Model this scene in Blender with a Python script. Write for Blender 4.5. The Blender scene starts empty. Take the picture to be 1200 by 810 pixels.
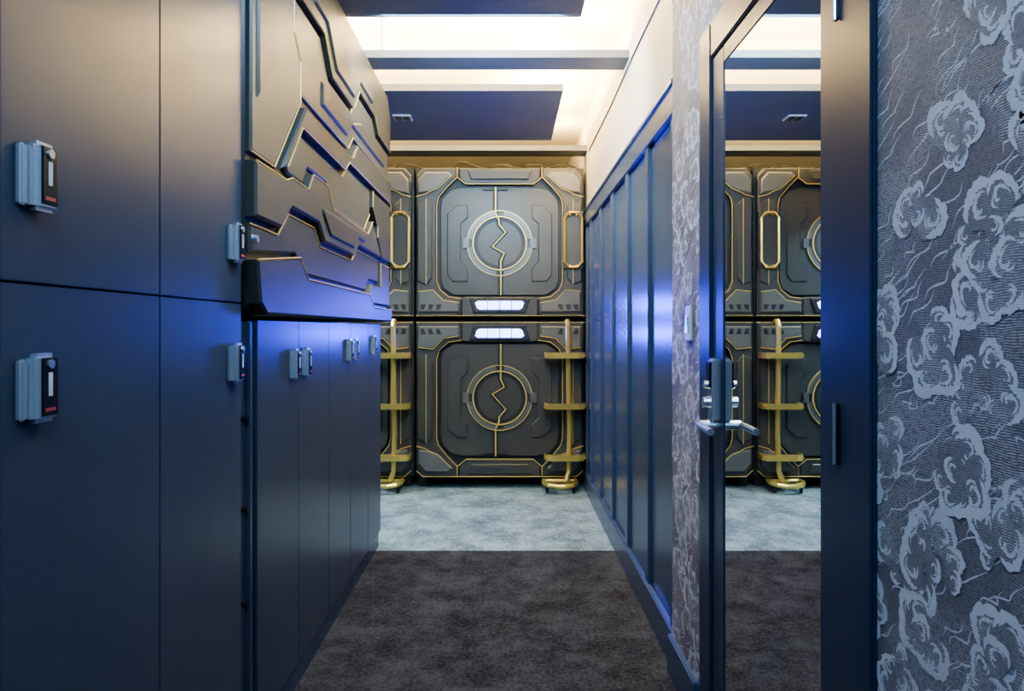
import bpy, bmesh, math, random
from mathutils import Vector
random.seed(4)
F=800.0; CX=593.0; CY=385.0; H=1.25
scene=bpy.context.scene
try: scene.view_settings.look='AgX - Medium High Contrast'
except Exception: pass
# ------------------------------------------------------------ materials
def newmat(name):
    m=bpy.data.materials.new(name); m.use_nodes=True
    nt=m.node_tree; b=nt.nodes['Principled BSDF']; return m,nt,b
def N(nt,t,**k):
    n=nt.nodes.new(t)
    for a,v in k.items():
        if hasattr(n,a): setattr(n,a,v)
    return n
def simple(name,col,rough=.4,metal=0,var=.12,scale=6,bump=0,bscale=200,coat=0,emis=None,es=0,spec=.5):
    m,nt,b=newmat(name)
    b.inputs['Roughness'].default_value=rough; b.inputs['Metallic'].default_value=metal; b.inputs['Specular IOR Level'].default_value=spec
    geo=N(nt,'ShaderNodeNewGeometry')
    no=N(nt,'ShaderNodeTexNoise'); no.inputs['Scale'].default_value=scale; no.inputs['Detail'].default_value=4
    nt.links.new(geo.outputs['Position'],no.inputs['Vector'])
    mx=N(nt,'ShaderNodeMix'); mx.data_type='RGBA'
    mx.inputs[6].default_value=(*[c*(1-var) for c in col],1); mx.inputs[7].default_value=(*[min(1,c*(1+var)) for c in col],1)
    nt.links.new(no.outputs['Fac'],mx.inputs[0]); nt.links.new(mx.outputs[2],b.inputs['Base Color'])
    if bump:
        n2=N(nt,'ShaderNodeTexNoise'); n2.inputs['Scale'].default_value=bscale
        nt.links.new(geo.outputs['Position'],n2.inputs['Vector'])
        bp=N(nt,'ShaderNodeBump'); bp.inputs['Strength'].default_value=bump; bp.inputs['Distance'].default_value=.002
        nt.links.new(n2.outputs['Fac'],bp.inputs['Height']); nt.links.new(bp.outputs['Normal'],b.inputs['Normal'])
    if emis:
        b.inputs['Emission Color'].default_value=(*emis,1); b.inputs['Emission Strength'].default_value=es
    return m
M={}
M['locker']=simple('locker_satin_blue',(.046,.063,.098),.30,0,.08,3,.03,300,spec=.33)
M['seam']=simple('dark_seam',(.006,.007,.010),.7)
M['panelling']=simple('panelling_blue',(.055,.082,.138),.27,0,.08,3,.03,250)
M['doorpaint']=simple('door_blue_paint',(.026,.042,.080),.32,0,.08,3,spec=.35)
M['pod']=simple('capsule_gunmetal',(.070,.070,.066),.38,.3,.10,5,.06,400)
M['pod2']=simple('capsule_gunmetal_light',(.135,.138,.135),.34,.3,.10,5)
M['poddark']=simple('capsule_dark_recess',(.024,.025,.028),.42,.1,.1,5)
M['side']=simple('side_capsule_olive_grey',(.060,.060,.053),.42,.1,.10,5,.06,400,spec=.32)
M['side2']=simple('side_capsule_olive_grey_light',(.076,.076,.067),.42,.1,.10,5,.06,400,spec=.32)
M['gold']=simple('brushed_gold',(.88,.63,.19),.28,.75,.06,20)
M['goldline']=simple('gold_trim_paint',(.74,.53,.17),.36,.4,.06,20)
M['chrome']=simple('chrome',(.66,.71,.78),.24,.8,.03,20)
M['blackplastic']=simple('black_plastic',(.012,.012,.014),.25,0,.05,20)
M['red']=simple('red_label',(.45,.06,.07),.4)
M['white']=simple('white_label',(.6,.6,.62),.4)
M['cream']=simple('cream_plaster',(.86,.78,.62),.8,0,.03,4,.1,120)
M['ceilpanel']=simple('ceiling_panel_paint',(.125,.145,.17),.6,0,.05,4)
M['mirror']=simple('mirror_glass',(.86,.88,.9),.0,1,.0,1)
M['led']=simple('led_diffuser',(.8,.8,1),.4,0,0,1,emis=(.16,.24,1.0),es=9)
M['darkwall']=simple('dark_wall_paint',(.06,.07,.10),.6)
def carpet(name,c1,c2,sc):
    m,nt,b=newmat(name); b.inputs['Roughness'].default_value=.95
    b.inputs['Specular IOR Level'].default_value=.15
    geo=N(nt,'ShaderNodeNewGeometry')
    a=N(nt,'ShaderNodeTexNoise'); a.inputs['Scale'].default_value=sc; a.inputs['Detail'].default_value=12; a.inputs['Roughness'].default_value=.82
    nt.links.new(geo.outputs['Position'],a.inputs['Vector'])
    g=N(nt,'ShaderNodeTexNoise'); g.inputs['Scale'].default_value=70; g.inputs['Detail'].default_value=4; g.inputs['Roughness'].default_value=.8
    nt.links.new(geo.outputs['Position'],g.inputs['Vector'])
    mm=N(nt,'ShaderNodeMix'); mm.inputs[0].default_value=.42
    nt.links.new(a.outputs['Fac'],mm.inputs[2]); nt.links.new(g.outputs['Fac'],mm.inputs[3])
    r=N(nt,'ShaderNodeValToRGB'); r.color_ramp.elements[0].position=.43; r.color_ramp.elements[0].color=(*c1,1)
    r.color_ramp.elements[1].position=.57; r.color_ramp.elements[1].color=(*c2,1)
    nt.links.new(mm.outputs[0],r.inputs['Fac']); nt.links.new(r.outputs['Color'],b.inputs['Base Color'])
    f=N(nt,'ShaderNodeTexNoise'); f.inputs['Scale'].default_value=260
    nt.links.new(geo.outputs['Position'],f.inputs['Vector'])
    bp=N(nt,'ShaderNodeBump'); bp.inputs['Strength'].default_value=.8; bp.inputs['Distance'].default_value=.006
    nt.links.new(f.outputs['Fac'],bp.inputs['Height']); nt.links.new(bp.outputs['Normal'],b.inputs['Normal'])
    return m
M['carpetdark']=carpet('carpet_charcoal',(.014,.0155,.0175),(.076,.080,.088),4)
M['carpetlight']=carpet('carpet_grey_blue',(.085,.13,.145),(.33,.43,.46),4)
def wallpaper(name,dark,light,amt):
    m,nt,b=newmat(name); b.inputs['Roughness'].default_value=.6
    L=nt.links.new
    geo=N(nt,'ShaderNodeNewGeometry')
    sep=N(nt,'ShaderNodeSeparateXYZ'); L(geo.outputs['Position'],sep.inputs[0])
    com=N(nt,'ShaderNodeCombineXYZ'); L(sep.outputs['Y'],com.inputs[0]); L(sep.outputs['Z'],com.inputs[1])
    wv=N(nt,'ShaderNodeTexWave'); wv.wave_type='BANDS'; wv.bands_direction='Y'
    wv.inputs['Scale'].default_value=95; wv.inputs['Distortion'].default_value=9; wv.inputs['Detail'].default_value=3; wv.inputs['Detail Scale'].default_value=.30; wv.inputs['Detail Roughness'].default_value=.6
    L(com.outputs[0],wv.inputs['Vector'])
    no=N(nt,'ShaderNodeTexNoise'); no.inputs['Scale'].default_value=5; no.inputs['Detail'].default_value=6; no.inputs['Distortion'].default_value=1.2; L(com.outputs[0],no.inputs['Vector'])
    br=N(nt,'ShaderNodeTexNoise'); br.inputs['Scale'].default_value=150; br.inputs['Detail'].default_value=2; L(com.outputs[0],br.inputs['Vector'])
    def rng(v,a,bb,c=0,d=1):
        n=N(nt,'ShaderNodeMapRange'); n.interpolation_type='SMOOTHSTEP'
        L(v,n.inputs[0]); n.inputs[1].default_value=a; n.inputs[2].default_value=bb; n.inputs[3].default_value=c; n.inputs[4].default_value=d; return n.outputs[0]
    def mul(a,c):
        n=N(nt,'ShaderNodeMath'); n.operation='MULTIPLY'
        for i,x in enumerate((a,c)):
            if isinstance(x,(int,float)): n.inputs[i].default_value=x
            else: L(x,n.inputs[i])
        return n.outputs[0]
    t=mul(mul(mul(rng(wv.outputs['Fac'],.30,.75),rng(br.outputs['Fac'],.38,.52,.35,1)),rng(no.outputs['Fac'],.38,.60,.35,1)),amt)
    mx=N(nt,'ShaderNodeMix'); mx.data_type='RGBA'; L(t,mx.inputs[0])
    mx.inputs[6].default_value=(*dark,1); mx.inputs[7].default_value=(*light,1)
    L(mx.outputs[2],b.inputs['Base Color'])
    return m
M['wallpaper']=wallpaper('cloud_wallpaper',(.100,.090,.108),(.52,.49,.53),.85)
M['cloudmid']=wallpaper('cloud_wallpaper_body',(.145,.135,.155),(.56,.53,.58),.8)
M['cloudlight']=wallpaper('cloud_wallpaper_silver_ink',(.62,.60,.65),(.34,.32,.36),.7)
# ------------------------------------------------------------ builder
class B:
    def __init__(s,name): s.n=name; s.v=[]; s.f=[]; s.m=[]; s.mats=[]
    def mi(s,k):
        if k not in s.mats: s.mats.append(k)
        return s.mats.index(k)
    def addf(s,vs,fs,mat):
        o=len(s.v); s.v+= [tuple(x) for x in vs]; i=s.mi(mat)
        for f in fs: s.f.append([o+a for a in f]); s.m.append(i)
    def box(s,a,b,mat,bev=0):
        x0,x1=sorted((a[0],b[0])); y0,y1=sorted((a[1],b[1])); z0,z1=sorted((a[2],b[2]))
        if bev<=0:
            vs=[(x,y,z) for x in(x0,x1) for y in(y0,y1) for z in(z0,z1)]
            s.addf(vs,[(0,1,3,2),(4,6,7,5),(0,4,5,1),(2,3,7,6),(0,2,6,4),(1,5,7,3)],mat)
        else:
            bm=bmesh.new(); bmesh.ops.create_cube(bm,size=1)
            for v in bm.verts: v.co=Vector(((x0+x1)/2+v.co.x*(x1-x0),(y0+y1)/2+v.co.y*(y1-y0),(z0+z1)/2+v.co.z*(z1-z0)))
            bmesh.ops.bevel(bm,geom=bm.edges[:],offset=bev,segments=2,affect='EDGES')
            bm.verts.index_update()
            s.addf([v.co[:] for v in bm.verts],[[v.index for v in f.verts] for f in bm.faces],mat); bm.free()
    def prism(s,pts,mp,d0,d1,mat,ch=.006,sidemat=None):
        n=len(pts); A=sum(pts[i][0]*pts[(i+1)%n][1]-pts[(i+1)%n][0]*pts[i][1] for i in range(n))
        if A<0: pts=pts[::-1]
        ins=[]
        for i in range(n):
            p0=Vector(pts[i-1]);p1=Vector(pts[i]);p2=Vector(pts[(i+1)%n])
            e1=(p1-p0).normalized(); e2=(p2-p1).normalized()
            n1=Vector((-e1.y,e1.x)); n2=Vector((-e2.y,e2.x)); m=(n1+n2)
            if m.length<1e-4: m=n1
            m.normalize(); k=max(.35,m.dot(n1)); ins.append(p1+m*(ch/k))
        dm=d1-ch if d1>d0 else d1+ch
        vs=[mp(p[0],p[1],d0) for p in pts]+[mp(p[0],p[1],dm) for p in pts]+[mp(p[0],p[1],d1) for p in ins]
        sd=[];
        for i in range(n):
            j=(i+1)%n; sd.append((i,j,n+j,n+i))
        cf=[(n+i,n+(i+1)%n,2*n+(i+1)%n,2*n+i) for i in range(n)]
        s.addf(vs,sd+cf,sidemat or mat); o=len(s.v)-3*n
        s.f.append([o+2*n+i for i in range(n)]); s.m.append(s.mi(mat))
        s.f.append([o+i for i in range(n)][::-1]); s.m.append(s.mi(mat))
    def tube(s,pts,r,mat,seg=8,closed=False,flat=None):
        P=[Vector(p) for p in pts]; n=len(P); rings=[]
        prev=None
        for i in range(n):
            if closed: t=(P[(i+1)%n]-P[i-1])
            elif i==0: t=P[1]-P[0]
            elif i==n-1: t=P[-1]-P[-2]
            else: t=(P[i+1]-P[i]).normalized()+(P[i]-P[i-1]).normalized()
            t.normalize()
            if prev is None:
                up=Vector((0,0,1)) if abs(t.z)<.9 else Vector((1,0,0))
            else: up=prev
            a=up-t*up.dot(t); a.normalize(); b=t.cross(a); prev=a
            rings.append([P[i]+a*math.cos(2*math.pi*k/seg)*r+b*math.sin(2*math.pi*k/seg)*r for k in range(seg)])
        vs=[v for R in rings for v in R]; fs=[]
        for i in range(n if closed else n-1):
            j=(i+1)%n
            for k in range(seg):
                l=(k+1)%seg; fs.append((i*seg+k,i*seg+l,j*seg+l,j*seg+k))
        if not closed: fs.append(tuple(range(seg))[::-1]); fs.append(tuple((n-1)*seg+k for k in range(seg)))
        s.addf(vs,fs,mat)
    def ring(s,c,r0,r1,mp,d0,d1,mat,seg=48,a0=0,a1=360):
        full=(a1-a0)>=360; n=seg if full else seg+1
        vs=[]
        for i in range(n):
            a=math.radians(a0+(a1-a0)*i/seg); ca,sa=math.cos(a),math.sin(a)
            for r,d in((r0,d0),(r0,d1),(r1,d1),(r1,d0)): vs.append(mp(c[0]+ca*r,c[1]+sa*r,d))
        fs=[]
        for i in range(seg):
            j=(i+1)%n if full else i+1
            for k in range(4): fs.append((4*i+k,4*i+(k+1)%4,4*j+(k+1)%4,4*j+k))
        if not full: fs+=[(0,1,2,3),(4*(n-1)+3,4*(n-1)+2,4*(n-1)+1,4*(n-1))]
        s.addf(vs,fs,mat)
    def build(s,recalc=True):
        me=bpy.data.meshes.new(s.n); me.from_pydata(s.v,[],s.f)
        for k in s.mats: me.materials.append(M[k])
        for p,i in zip(me.polygons,s.m): p.material_index=i; p.use_smooth=False
        if recalc:
            bm=bmesh.new(); bm.from_mesh(me); bmesh.ops.recalc_face_normals(bm,faces=bm.faces[:]); bm.to_mesh(me); bm.free()
        me.update()
        o=bpy.data.objects.new(s.n,me); scene.collection.objects.link(o); return o
def boxobj(name,a,b,mat,bev=0):
    q=B(name); q.box(a,b,mat,bev); return q.build()
# ------------------------------------------------------------ room shell
XL=-.72; XR=.632; XW=.607; YE=3.92; YP=5.36; YB=7.45; ZC=2.9
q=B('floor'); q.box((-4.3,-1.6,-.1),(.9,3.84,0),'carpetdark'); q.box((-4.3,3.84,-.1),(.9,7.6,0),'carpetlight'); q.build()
boxobj('ceiling',(-4.3,-1.6,ZC),(.9,7.6,ZC+.1),'cream')
q=B('wall_right')
q.box((XR,2.49,0),(.85,YB,2.13),'panelling'); q.box((XR,2.49,2.13),(.85,YB,ZC),'cream'); q.build()
def clouds(q,y0,y1,z0,z1,seed):
    """printed cloud motif: overlapping scalloped puffs with curling ink strokes"""
    rnd=random.Random(seed)
    def ribbon(pts,wmax,d):
        n=len(pts); vs=[];fs=[]
        for i,p in enumerate(pts):
            a=pts[max(0,i-1)]; b=pts[min(n-1,i+1)]
            t=Vector((b[0]-a[0],b[1]-a[1])); 
            if t.length<1e-7: t=Vector((1,0))
            t.normalize(); nn=Vector((-t.y,t.x)); u=i/(n-1)
            w=wmax*max(.06,math.sin(math.pi*min(1,u*1.0))**.7)*.5*(.6+.8*rnd.random())
            for s_ in(-1,1): vs.append((XW-d,min(y1,max(y0,p[0]+nn.x*w*s_)),min(z1,max(z0,p[1]+nn.y*w*s_))))
        for i in range(n-1): fs.append((2*i,2*i+1,2*i+3,2*i+2))
        q.addf(vs,fs,'cloudlight')
    gy=.14; gz=.105
    ny=int((y1-y0)/gy)+2; nz=int((z1-z0)/gz)+2
    for i in range(-1,ny):
        for j in range(-1,nz):
            cy=y0+(i+rnd.random()*.7+(j%2)*.5)*gy; cz=z0+(j+rnd.random()*.8)*gz
            band=math.sin(cy*5.3+seed)+math.sin(cz*4.1+1.3*seed+cy*2)
            th=.62
            for s_ in range(rnd.randint(5,9)):
                sy=cy+rnd.uniform(-.12,.12); sz=cz+rnd.uniform(-.1,.1); L_=rnd.uniform(.03,.11)
                pts=[(sy-L_*t*math.cos(th)+.006*math.sin(t*9+s_),sz+L_*t*math.sin(th)+.005*math.sin(t*7)) for t in [x/14 for x in range(15)]]
                ribbon(pts,.0028,.00012)
            if band<-1.0: continue
            d=.0002+((i*7+j*3)%5)*.00023
            ang0=rnd.uniform(0,2*math.pi); k=rnd.randint(6,10); R=rnd.uniform(.03,.058)
            for m_ in range(k):
                a=ang0+m_*2*math.pi/k*.8+rnd.uniform(-.2,.2); rr=R*rnd.uniform(.6,1.15)
                if m_==k-1: rr=0
                r=rnd.uniform(.012,.033)
                py=cy+math.cos(a)*rr; pz=cz+math.sin(a)*rr*.9
                ns=20; d+=.00001
                vs=[(XW-d,min(y1,max(y0,py))  ,min(z1,max(z0,pz)))]
                for t in range(ns):
                    b_=2*math.pi*t/ns; r2=r*(1+.10*math.sin(3*b_+m_))
                    vs.append((XW-d,min(y1,max(y0,py+math.cos(b_)*r2)),min(z1,max(z0,pz+math.sin(b_)*r2))))
                q.addf(vs,[(0,1+t,1+(t+1)%ns) for t in range(ns)],'cloudmid')
                d+=.00001
                sg=rnd.choice((-1,1))
                def arc(rs,re,a_s,sweep,wm,nseg=22):
                    pts=[]
                    for t in range(nseg):
                        u=t/(nseg-1); b_=a_s+sg*sweep*u; r2=(rs+(re-rs)*u)*(1+.10*math.sin(3*b_+m_))
                        pts.append((py+math.cos(b_)*r2,pz+math.sin(b_)*r2))
                    ribbon(pts,wm,d)
                st=a-sg*1.7
                arc(r*.93,r*.83,st,3.3,r*.48)
                arc(r*.62,r*.05,st+sg*.4,5.0,r*.22,26)
                if r>.022: arc(r*.44,r*.46,st+sg*3.2,1.8,r*.14,12)
def wpbox(y0,y1,z0,z1,seed):
    q=B('wall_right'); q.box((XW,y0,z0),(.85,y1,z1),'wallpaper'); clouds(q,y0,y1,z0,z1,seed); q.build()
wpbox(2.12,2.49,0,ZC,3); wpbox(1.119,2.12,2.152,ZC,5); wpbox(-1.5,1.115,0,ZC,11)
boxobj('wall_right',(.72,1.116,0),(.85,2.12,2.15),'darkwall')
boxobj('wall_back',(-4.3,YB,0),(.9,7.6,ZC),'cream')
boxobj('wall_front',(-1.5,-1.6,0),(XW,-1.5,ZC),'darkwall')
q=B('wall_left'); q.box((-1.5,-1.5,0),(-1.36,YE,ZC),'darkwall'); q.box((-4.3,YE-.12,0),(-1.5,YE,ZC),'darkwall'); q.box((-4.3,YE,0),(-4.2,YB,ZC),'darkwall'); q.build()
def cpanel(x0,x1,y0,y1):
    q=B('ceiling_panel'); q.box((x0,y0,2.64),(x1,y1,2.68),'ceilpanel')
    for x in (x0+.1,x0+.35*(x1-x0)):
        for y in (y0+.3*(y1-y0),y1-.3*(y1-y0)): q.box((x-.01,y-.01,2.68),(x+.01,y+.01,ZC),'cream')
    return q.build()
cpanel(-1.33,.335,-1.45,3.05)
cpanel(-1.33,XR,3.50,3.67)
cpanel(-4.15,.335,3.99,5.05)
cpanel(-4.15,XR,5.33,5.52)
q=B('trim_1'); q.box((XR-.022,2.49,2.04),(XR,5.33,2.15),'panelling',.004); q.box((XR-.03,2.49,2.145),(XR,5.33,2.165),'panelling',.003)
for y in (2.53,3.0,3.5,4.0,4.5,5.0,5.29):
    q.box((XR-.016,y-.035,.13),(XR,y+.035,2.05),'panelling',.003)
q.build()
q=B('baseboard_right'); q.box((XR-.026,2.49,0),(XR,5.33,.14),'panelling',.005); q.box((XW-.02,2.135,0),(XW,2.49,.14),'panelling',.005); q.box((XW-.02,-1.5,0),(XW,1.1,.14),'doorpaint',.005); q.build()
q=B('wall_cable'); q.tube([(XR-.004,2.6,2.60),(XR-.004,3.4,2.60),(XR-.004,4.1,2.585),(XR-.004,5.2,2.60)],.004,'blackplastic'); q.build()
# ------------------------------------------------------------ door
q=B('door_1')
q.box((.598,2.005,0),(.70,2.115,2.148),'doorpaint',.004)
q.box((.598,1.119,0),(.70,1.228,2.148),'doorpaint',.004)
q.box((.600,1.229,2.045),(.70,2.004,2.148),'doorpaint',.004)
yl0,yl1=1.232,2.001
q.box((.606,yl0,.008),(.65,1.318,2.04),'doorpaint',.003)
q.box((.606,1.902,.008),(.65,yl1,2.04),'doorpaint',.003)
q.box((.606,1.319,1.99),(.65,1.901,2.04),'doorpaint',.003)
q.box((.606,1.319,.008),(.65,1.901,.13),'doorpaint',.003)
q.box((.609,1.318,.13),(.640,1.902,1.99),'mirror')
for z in (1.06,1.86,.25):
    q.box((.592,1.222,z-.055),(.600,1.238,z+.055),'blackplastic',.002); q.tube([(.592,1.230,z-.055),(.592,1.230,z+.055)],.004,'chrome')
yc=1.945
q.box((.580,yc-.024,.985),(.606,yc+.024,1.165),'chrome',.006)
q.box((.574,yc-.018,1.08),(.582,yc+.018,1.155),'blackplastic',.003)
q.tube([(.606,yc,.975),(.55,yc,.975)],.014,'chrome',12)
q.tube([(.553,yc+.005,.975),(.548,yc-.03,.975),(.548,yc-.12,.972)],.010,'chrome',10)
q.tube([(.606,yc,1.04),(.56,yc,1.04)],.016,'chrome',14)
q.tube([(.606,yc+.0,1.09),(.563,yc,1.09)],.012,'chrome',14)
q.build()
q=B('light_switch'); z=1.265; y=2.25
q.box((XW-.010,y-.032,z-.055),(XW,y+.032,z+.06),'white',.003); q.box((XW-.014,y-.016,z-.03),(XW-.008,y+.016,z+.03),'chrome',.002); q.build()
# ------------------------------------------------------------ lockers
def lock(q,y,z,h=.105,w=.05):
    q.box((XL,y-w/2,z-h/2),(XL+.024,y+w/2,z+h/2),'chrome',.007)
    q.box((XL+.022,y-w/2+.008,z-h/2+.010),(XL+.026,y+w/2-.006,z+h/2-.007),'blackplastic',.0015)
    q.box((XL+.024,y-w/2+.014,z-h*.34),(XL+.0270,y+w/2-.014,z-h*.29),'red')
    q.box((XL+.024,y-.004,z-h*.12),(XL+.0272,y+.004,z+h*.22),'white')
    q.tube([(XL+.025,y,z+h*.34),(XL+.029,y,z+h*.34)],.007,'chrome',12)
    q.box((XL,y-w/2-.016,z-h*.45),(XL+.010,y-w/2,z+h*.42),'chrome',.003)
def locker(name,y0,y1,z0,z1,seams,hs,split=None):
    q=B(name)
    q.box((XL-.6,y0,z0),(XL-.018,y1,z1),'seam')
    ed=[y0]+seams+[y1]; zs=[z0]+([split] if split else [])+[z1]
    for i in range(len(ed)-1):
        for j in range(len(zs)-1):
            g=.0018
            q.box((XL-.02,ed[i]+g,zs[j]+g),(XL,ed[i+1]-g,zs[j+1]-g),'locker',.0015)
    q.box((XL-.6,y0,0),(XL-.012,y1,z0),'panelling')
    for y,z in hs: lock(q,y,z)
    return q.build()
locker('locker_cabinet',-1.45,1.858,.09,2.62,[-.88,-.43,.06,.52,.97-.0,1.42],[(1.04,1.48),(1.04,1.16),(1.80,1.475),(1.80,1.16),(.15,1.48),(.15,1.16)],1.318)
locker('locker_cabinet',1.975,YE,.09,1.275,[2.37,2.77,3.16,3.56],[(2.30,1.13),(2.43,1.13),(3.10,1.15),(3.215,1.15),(3.66,1.16)])
q=B('locker_post'); q.box((XL-.6,1.863,0),(XL-.01,1.97,1.27),'locker',.003); q.box((XL-.02,1.905,0),(XL+.004,1.93,1.27),'locker',.004)
for z in (1.01,.76,.50,.25): q.tube([(XL-.01,1.885,z-.01),(XL+.008,1.885,z-.01)],.008,'blackplastic',10)
q.build()
# ------------------------------------------------------------ side capsule above lockers
XS=-.735
def mpS(a,b,d): return (XS+d,a,b)
q=B('side_entry_capsule')
prof=[(1.87,1.43),(1.90,1.31),(1.95,1.285),(4.05,1.285),(4.08,1.31),(4.08,2.50),(3.98,2.61),(1.90,2.61),(1.87,2.58)]
q.prism(prof,mpS,-.6,.016,'poddark',.01)
plates=[
 ([(1.88,1.74),(2.07,1.74),(2.33,2.02),(2.33,2.16),(2.26,2.23),(2.26,2.36),(2.12,2.50),(2.12,2.60),(1.89,2.60)],.034,'side2'),
 ([(2.14,2.60),(2.14,2.52),(2.29,2.37),(2.60,2.37),(2.72,2.25),(3.10,2.25),(3.22,2.37),(3.60,2.37),(3.70,2.30),(4.07,2.30),(4.07,2.50),(3.98,2.60)],.046,'side'),
 ([(2.285,2.355),(2.59,2.355),(2.71,2.235),(3.11,2.235),(3.23,2.355),(3.59,2.355),(3.69,2.285),(4.07,2.285),(4.07,2.13),(3.15,2.13),(3.05,2.055),(2.35,2.055),(2.35,2.17),(2.28,2.24)],.030,'side2'),
 ([(2.09,1.74),(2.35,2.01),(3.07,2.02),(3.17,2.10),(4.07,2.115),(4.07,1.99),(3.0,1.98),(2.92,1.93),(2.31,1.93),(2.15,1.76)],.050,'side'),
 ([(2.18,1.77),(2.32,1.91),(2.94,1.91),(3.02,1.96),(3.52,1.965),(3.52,1.84),(3.38,1.74),(2.74,1.74),(2.66,1.82),(2.42,1.82),(2.36,1.75),(2.2,1.75)],.032,'side2'),
 ([(3.55,1.965),(4.07,1.975),(4.07,1.64),(3.8,1.64),(3.68,1.74),(3.68,1.80),(3.55,1.88)],.044,'side'),
 ([(1.88,1.715),(2.14,1.715),(2.20,1.735),(2.38,1.735),(2.44,1.80),(2.64,1.80),(2.72,1.72),(3.40,1.72),(3.52,1.80),(3.64,1.72),(3.76,1.64),(3.2,1.64),(3.1,1.58),(2.6,1.58),(2.52,1.64),(2.2,1.64),(2.1,1.56),(1.88,1.56)],.048,'side2'),
 ([(1.88,1.54),(2.11,1.54),(2.21,1.62),(2.51,1.62),(2.59,1.56),(3.11,1.56),(3.21,1.62),(3.76,1.62),(3.76,1.50),(3.5,1.50),(3.42,1.44),(2.36,1.44),(2.28,1.50),(1.88,1.46)],.030,'side'),
 ([(3.54,1.48),(3.79,1.48),(3.79,1.61),(4.07,1.61),(4.07,1.38),(3.54,1.38),(3.46,1.42)],.040,'side2'),
 ([(1.875,1.44),(2.26,1.485),(2.35,1.42),(3.42,1.42),(3.52,1.36),(4.07,1.36),(4.07,1.29),(1.95,1.29),(1.90,1.32)],.055,'side'),
 ([(2.45,2.54),(3.0,2.54),(3.1,2.44),(3.5,2.44),(3.5,2.40),(3.2,2.40),(3.08,2.29),(2.76,2.29),(2.62,2.42),(2.45,2.42)],.056,'side2'),
 ([(1.92,2.40),(2.08,2.24),(2.08,2.05),(1.92,1.90)],.042,'side'),
 ([(2.60,2.19),(3.12,2.19),(3.30,2.24),(3.9,2.24),(3.9,2.17),(3.1,2.17),(3.0,2.10),(2.60,2.10)],.040,'side'),
 ([(2.55,1.70),(3.3,1.70),(3.3,1.665),(3.15,1.665),(3.07,1.61),(2.66,1.61),(2.55,1.68)],.056,'side'),
]
for pl,d,mt in plates: q.prism(pl,mpS,.01,d,mt,.007)
gl=[([(2.14,2.60),(2.14,2.52),(2.29,2.37),(2.60,2.37),(2.72,2.25),(3.10,2.25),(3.22,2.37),(3.60,2.37),(3.70,2.30),(4.07,2.30)],.045),
 ([(1.88,1.74),(2.07,1.74),(2.33,2.02),(2.33,2.16),(2.26,2.23),(2.26,2.36),(2.12,2.50)],.033),
 ([(4.07,1.99),(3.0,1.98),(2.92,1.93),(2.31,1.93),(2.15,1.76)],.048),
 ([(4.07,2.13),(3.15,2.13),(3.05,2.055),(2.35,2.055)],.029),
 ([(1.88,1.715),(2.14,1.715),(2.20,1.735),(2.38,1.735),(2.44,1.80),(2.64,1.80),(2.72,1.72),(3.40,1.72),(3.52,1.80)],.047),
 ([(3.52,1.84),(3.38,1.74),(2.74,1.74)],.031),
 ([(1.88,1.54),(2.11,1.54),(2.21,1.62),(2.51,1.62),(2.59,1.56),(3.11,1.56),(3.21,1.62),(3.76,1.62)],.029),
 ([(1.875,1.44),(2.26,1.485),(2.35,1.42),(3.42,1.42),(3.52,1.36),(4.07,1.36)],.054),
 ([(3.79,1.48),(3.79,1.61),(4.07,1.61)],.039),
 ([(3.68,1.74),(3.68,1.80),(3.55,1.88),(3.55,1.965)],.043)]
for g,d in gl: q.tube([mpS(a,b,d+.001) for a,b in g],.0026,'goldline',6)
q.tube([mpS(1.9,1.50,.0),mpS(1.9,1.50,.045)],.012,'chrome',12)
q.build()
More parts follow.
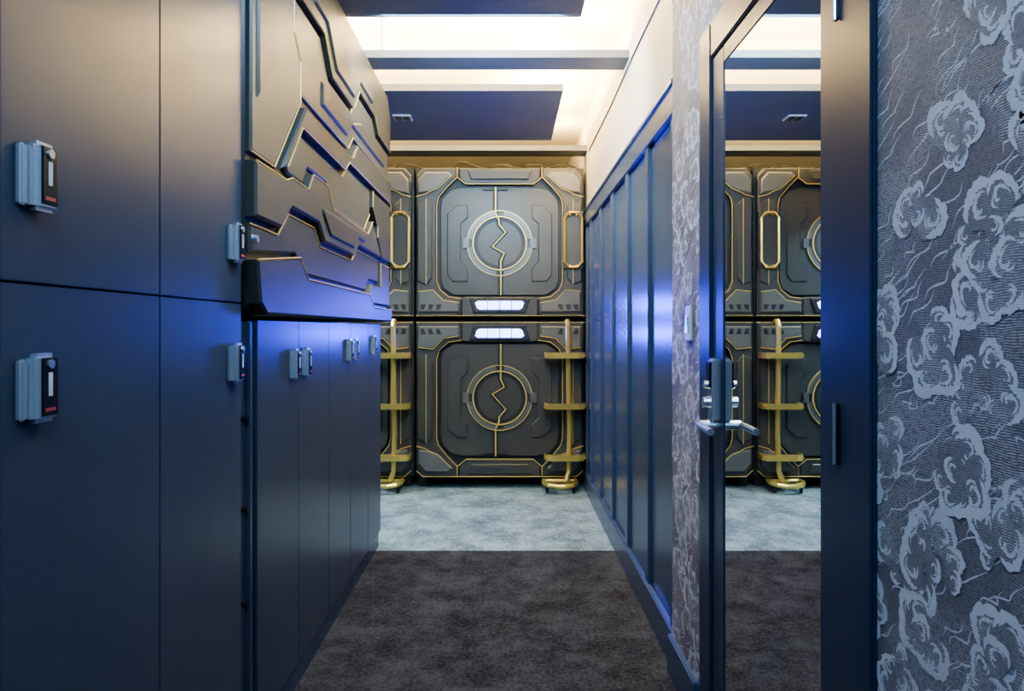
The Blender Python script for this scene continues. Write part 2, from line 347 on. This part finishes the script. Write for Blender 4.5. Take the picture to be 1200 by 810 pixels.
# ------------------------------------------------------------ front capsules
def mpF(a,b,d): return (a,YP-d,b)
S=F/5.32
def pf(px,py): return ((px-CX)/S,H+(CY-py)/S)
def capsule(lower,dx):
    q=B('sleeping_capsule')
    fy=(lambda y:376+(372-y)*1.04) if lower else (lambda y:y)
    T=lambda x,y:(lambda p:(p[0]+dx,p[1]))(pf(x,fy(y)))
    P=lambda pl:[T(*p) for p in pl]
    mir=lambda pl:[(1171-x,y) for x,y in pl]
    mp=mpF
    a=T(487.5,196); b=T(685,371.5)
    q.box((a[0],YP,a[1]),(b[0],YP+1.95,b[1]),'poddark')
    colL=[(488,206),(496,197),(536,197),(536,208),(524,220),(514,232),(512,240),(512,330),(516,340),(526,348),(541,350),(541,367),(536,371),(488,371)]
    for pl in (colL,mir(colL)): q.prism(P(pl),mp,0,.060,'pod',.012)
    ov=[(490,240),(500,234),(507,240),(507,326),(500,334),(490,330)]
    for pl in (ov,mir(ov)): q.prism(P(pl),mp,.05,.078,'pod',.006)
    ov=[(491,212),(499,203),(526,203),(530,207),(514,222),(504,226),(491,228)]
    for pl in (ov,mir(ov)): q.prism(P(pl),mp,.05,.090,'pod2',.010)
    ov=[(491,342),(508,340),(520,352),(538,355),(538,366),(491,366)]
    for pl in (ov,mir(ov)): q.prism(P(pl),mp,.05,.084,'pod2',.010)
    q.prism(P([(538,197),(633,197),(633,208),(625,216),(546,216),(538,208)]),mp,0,.05,'pod',.008)
    q.prism(P([(548,200),(623,200),(619,211),(552,211)]),mp,.04,.066,'pod',.006)
    q.prism(P([(541,350),(546,348),(625,348),(630,350),(630,371),(541,371)]),mp,0,.055,'pod',.008)
    q.prism(P([(550,350),(621,350),(616,367),(555,367)]),mp,.05,.070,'poddark',.006)
    q.prism(P([(557,355),(560,353),(611,353),(614,355),(612,361),(609,363),(562,363),(559,361)]),mp,.06,.076,'led',.004)
    for xx in (571.5,585.5,599.5): q.prism(P([(xx-.5,352),(xx+.5,352),(xx+.5,364),(xx-.5,364)]),mp,.07,.080,'pod2',.0005)
    z=[(580,219),(580,250),(584,258),(584,263),(592,272),(576,289),(590,297),(586,306),(586,346)]
    L=[(528,222),(541,219)]+z+[(531,346),(519,338),(516,328),(516,242),(518,232)]
    R=[(x+1.6,y) for x,y in z]+[(640,346),(652,338),(655,328),(655,242),(653,232),(643,222),(630,219)]
    q.prism(P(L),mp,0,.022,'pod',.004); q.prism(P(R),mp,0,.022,'pod',.004)
    L2=[(524,250),(536,240),(548,240),(548,255),(540,262),(540,306),(548,314),(548,330),(530,330),(524,322)]
    for pl in (L2,mir(L2)): q.prism(P(pl),mp,.02,.032,'pod',.005)
    c=T(585.5,285); r=1/S
    for a0 in (0,90,180,270):
        q.ring(c,33*r,38*r,mp,.02,.036,'pod2',16,a0+8,a0+82)
    q.ring(c,37.8*r,38.6*r,mp,.02,.039,'goldline')
    q.ring(c,30.6*r,32.0*r,mp,.02,.042,'goldline'); q.ring(c,26*r,30.5*r,mp,.02,.026,'poddark')
    for sx in (-1,1):
        q.box((c[0]+sx*36*r,YP-.045,c[1]-6*r),(c[0]+sx*43*r,YP-.02,c[1]+6*r),'pod2',.004)
    def G(pl,d,rr=.0034,mat='goldline'): q.tube([mp(*T(*p),d) for p in pl],rr,mat,6)
    G([(x-1.4,y) for x,y in z],.026,.006,'poddark'); G([(x+2.6,y) for x,y in z],.026,.006,'poddark')
    G([(x+.8,y) for x,y in z],.032,.0075,'goldline')
    G([(566,222),(595,222)],.03,.007,'poddark'); 
    for f in (lambda l:l,mir):
        G(f([(536,208),(524,220),(514,232),(512,240),(512,330),(516,340),(526,348),(541,350)]),.058)
        G(f([(488,232),(499,229),(504,226),(514,222),(530,207)]),.084)
        G(f([(491,342),(508,340),(520,352),(538,355)]),.08)
        G(f([(500,234),(500,334)]),.078,.003)
        G(f([(536,197),(536,208)]),.06)
        for k in range(3): q.prism(P(f([(494+k*9,357),(500+k*9,357),(497.5+k*9,363),(494+k*9,363)])),mp,.08,.087,'poddark',.001)
    G([(536,208),(546,216),(625,216),(635,208)],.05)
    G([(488,370),(685,370)],.062,.003)
    if not lower:
        x0,x1,y0,y1=661,681,251,314
        pts=[(x0+5,y0),(x1-5,y0),(x1,y0+6),(x1,y1-6),(x1-5,y1),(x0+5,y1),(x0,y1-6),(x0,y0+6)]
        q.prism(P([(x0-2,y0-2),(x1+2,y0-2),(x1+2,y1+2),(x0-2,y1+2)]),mp,.05,.082,'pod',.006)
        q.tube([mp(*T(*p),.11) for p in pts],.011,'gold',8,closed=True)
        for yv in (y0+2,y1-2): 
            for xv in (x0+6,x1-6): q.tube([mp(*T(xv,yv),.07),mp(*T(xv,yv),.11)],.007,'gold')
    else:
        for xv in (495,676):
            for yy_ in (YP+.05,YP+1.8):
                a=pf(xv-6,560); 
                q.box((a[0]+dx,yy_,0),(a[0]+dx+.07,yy_+.07,a[1]+.02),'poddark')
        G([(488,204),(496,197),(675,197),(683,204)],.06,.005)
    return q.build()
def ladder(dx):
    q=B('capsule_ladder')
    T=lambda x,y:(lambda p:(p[0]+dx,p[1]))(pf(x,y))
    top=T(664,378); 
    xs=top[0]
    q.tube([(xs,YP-.085,top[1]+.01),(xs,YP-.13,top[1]+.01),(xs,YP-.15,top[1]-.03),(xs+.004,YP-.155,.9),(xs+.012,YP-.16,.45),(xs+.005,YP-.17,.16),(xs-.02,YP-.19,.09)],.020,'gold',10)
    for zc in (1.045,.66,.27):
        x0,x1=xs-.18,xs+.135
        path=[(x0,.092),(x0,.17),(x0+.02,.205),(x0+.06,.22),(x1-.06,.22),(x1-.02,.205),(x1,.17),(x1,.092)]
        h=.022
        out=[(x,YP-d,zz) for zz in (zc-h,zc+h) for x,d in path]; n=len(path)
        inn=[(x0+(x-x0)*.93+.01,YP-(d-.012),zz) for zz in (zc-h,zc+h) for x,d in path]
        fs=[]
        for i in range(n-1):
            fs.append((i,i+1,n+i+1,n+i)); fs.append((2*n+i,2*n+i+1,3*n+i+1,3*n+i)); fs.append((n+i,n+i+1,3*n+i+1,3*n+i)); fs.append((i,i+1,2*n+i+1,2*n+i))
        q.addf(out+inn,fs,'gold')
        q.box((x0+.005,YP-.20,zc-.008),(x1-.005,YP-.095,zc+.008),'gold')
    # lowest step: wide D-shaped hoop just above the floor
    x0,x1=xs-.18,xs+.06
    pts=[(x0,YP-.09,.075),(x0,YP-.17,.075),(x0+.03,YP-.225,.07),(x0+.09,YP-.245,.065),(x1-.09,YP-.245,.065),(x1-.03,YP-.225,.07),(x1,YP-.17,.075),(x1,YP-.09,.075)]
    q.tube(pts,.020,'gold',10); q.tube([(x0,YP-.10,.075),(x1,YP-.10,.075)],.018,'gold',10)
    for sx in (x0+.02,x1-.02): q.tube([(sx,YP-.18,.0),(sx,YP-.18,.075)],.012,'poddark')
    return q.build()
PW=200.5/S
for k in range(3):
    capsule(False,-PW*k); capsule(True,-PW*k); ladder(-PW*k)
q=B('cable_bundle')
for k in range(7):
    x=-1.4+k*.3+random.uniform(-.1,.1)
    q.tube([(x,YP+.05,2.515),(x+.06,YP+.03,2.53+random.uniform(0,.05)),(x+.15,YP+.04,2.545),(x+.24,YP+.06,2.517)],.005,'blackplastic',6)
q.build()
q=B('ceiling_downlight'); c=((472-CX)/F*4.49,4.49)
q.box((c[0]-.06,c[1]-.06,2.630),(c[0]+.06,c[1]+.06,2.64),'white',.003)
q.box((c[0]-.048,c[1]-.045,2.627),(c[0]-.004,c[1]+.045,2.633),'blackplastic'); q.box((c[0]+.004,c[1]-.045,2.627),(c[0]+.048,c[1]+.045,2.633),'blackplastic'); q.build()
# ------------------------------------------------------------ lights
def area(name,loc,sx,sy,pw,col,rot=(0,0,0)):
    l=bpy.data.lights.new(name,'AREA'); l.shape='RECTANGLE'; l.size=sx; l.size_y=sy; l.energy=pw; l.color=col
    o=bpy.data.objects.new(name,l); o.location=loc; o.rotation_euler=rot; scene.collection.objects.link(o); return o
UP=(math.pi,0,0); warm=(1,.74,.37); cool=(.50,.78,1)
area('cove_light',(.27,.3,2.70),.08,2.6,4,warm,UP)
area('cove_light',(.27,2.35,2.70),.08,1.3,34,warm,UP)
area('cove_light',(-.4,2.95,2.70),1.6,.08,66,warm,UP)
area('cove_light',(-.3,3.585,2.70),1.7,.08,80,warm,UP)
area('cove_light',(-1.5,4.1,2.70),3.6,.08,110,warm,UP)
area('cove_light',(.27,4.5,2.70),.08,1.0,60,warm,UP)
area('cove_light',(-1.5,4.97,2.70),3.6,.08,85,warm,UP)
area('cove_light',(-1.5,5.45,2.70),4,.08,110,warm,UP)
area('corridor_fill',(-.1,.2,2.62),.8,1.6,72,(.44,.70,1),(math.radians(18),0,0))  # added fill with no fixture, lifts the ambient level near the camera
area('corridor_fill',(-.1,2.1,2.60),.6,1.0,52,(.44,.70,1),(math.radians(30),0,0))  # second added fill, tilted forward, kept above the view
area('corridor_fill',(-.15,3.0,2.60),.8,.25,45,(.46,.74,1),(math.radians(62),0,0))  # added fill turned towards the capsule fronts, stands for no real lamp
area('cross_corridor_light',(-2.3,4.5,2.60),1.6,.7,215,cool,(0,math.radians(25),0))
for y in (358,391):
    p=pf(585.5,y); area('led_lamp',(p[0],YP-.10,p[1]),.32,.05,9,(.03,.05,1),(-math.pi/2,0,0))
# ------------------------------------------------------------ world + camera
w=bpy.data.worlds.new('world'); scene.world=w; w.use_nodes=True
w.node_tree.nodes['Background'].inputs[0].default_value=(.3,.4,.6,1); w.node_tree.nodes['Background'].inputs[1].default_value=.3
cam=bpy.data.cameras.new('camera'); cam.sensor_width=36; cam.lens=36*F/1200; cam.shift_x=(600-CX)/1200; cam.shift_y=-(405-CY)/1200; cam.clip_start=.02
co=bpy.data.objects.new('camera',cam); co.location=(0,0,H); co.rotation_euler=(math.pi/2,0,0); scene.collection.objects.link(co); scene.camera=co
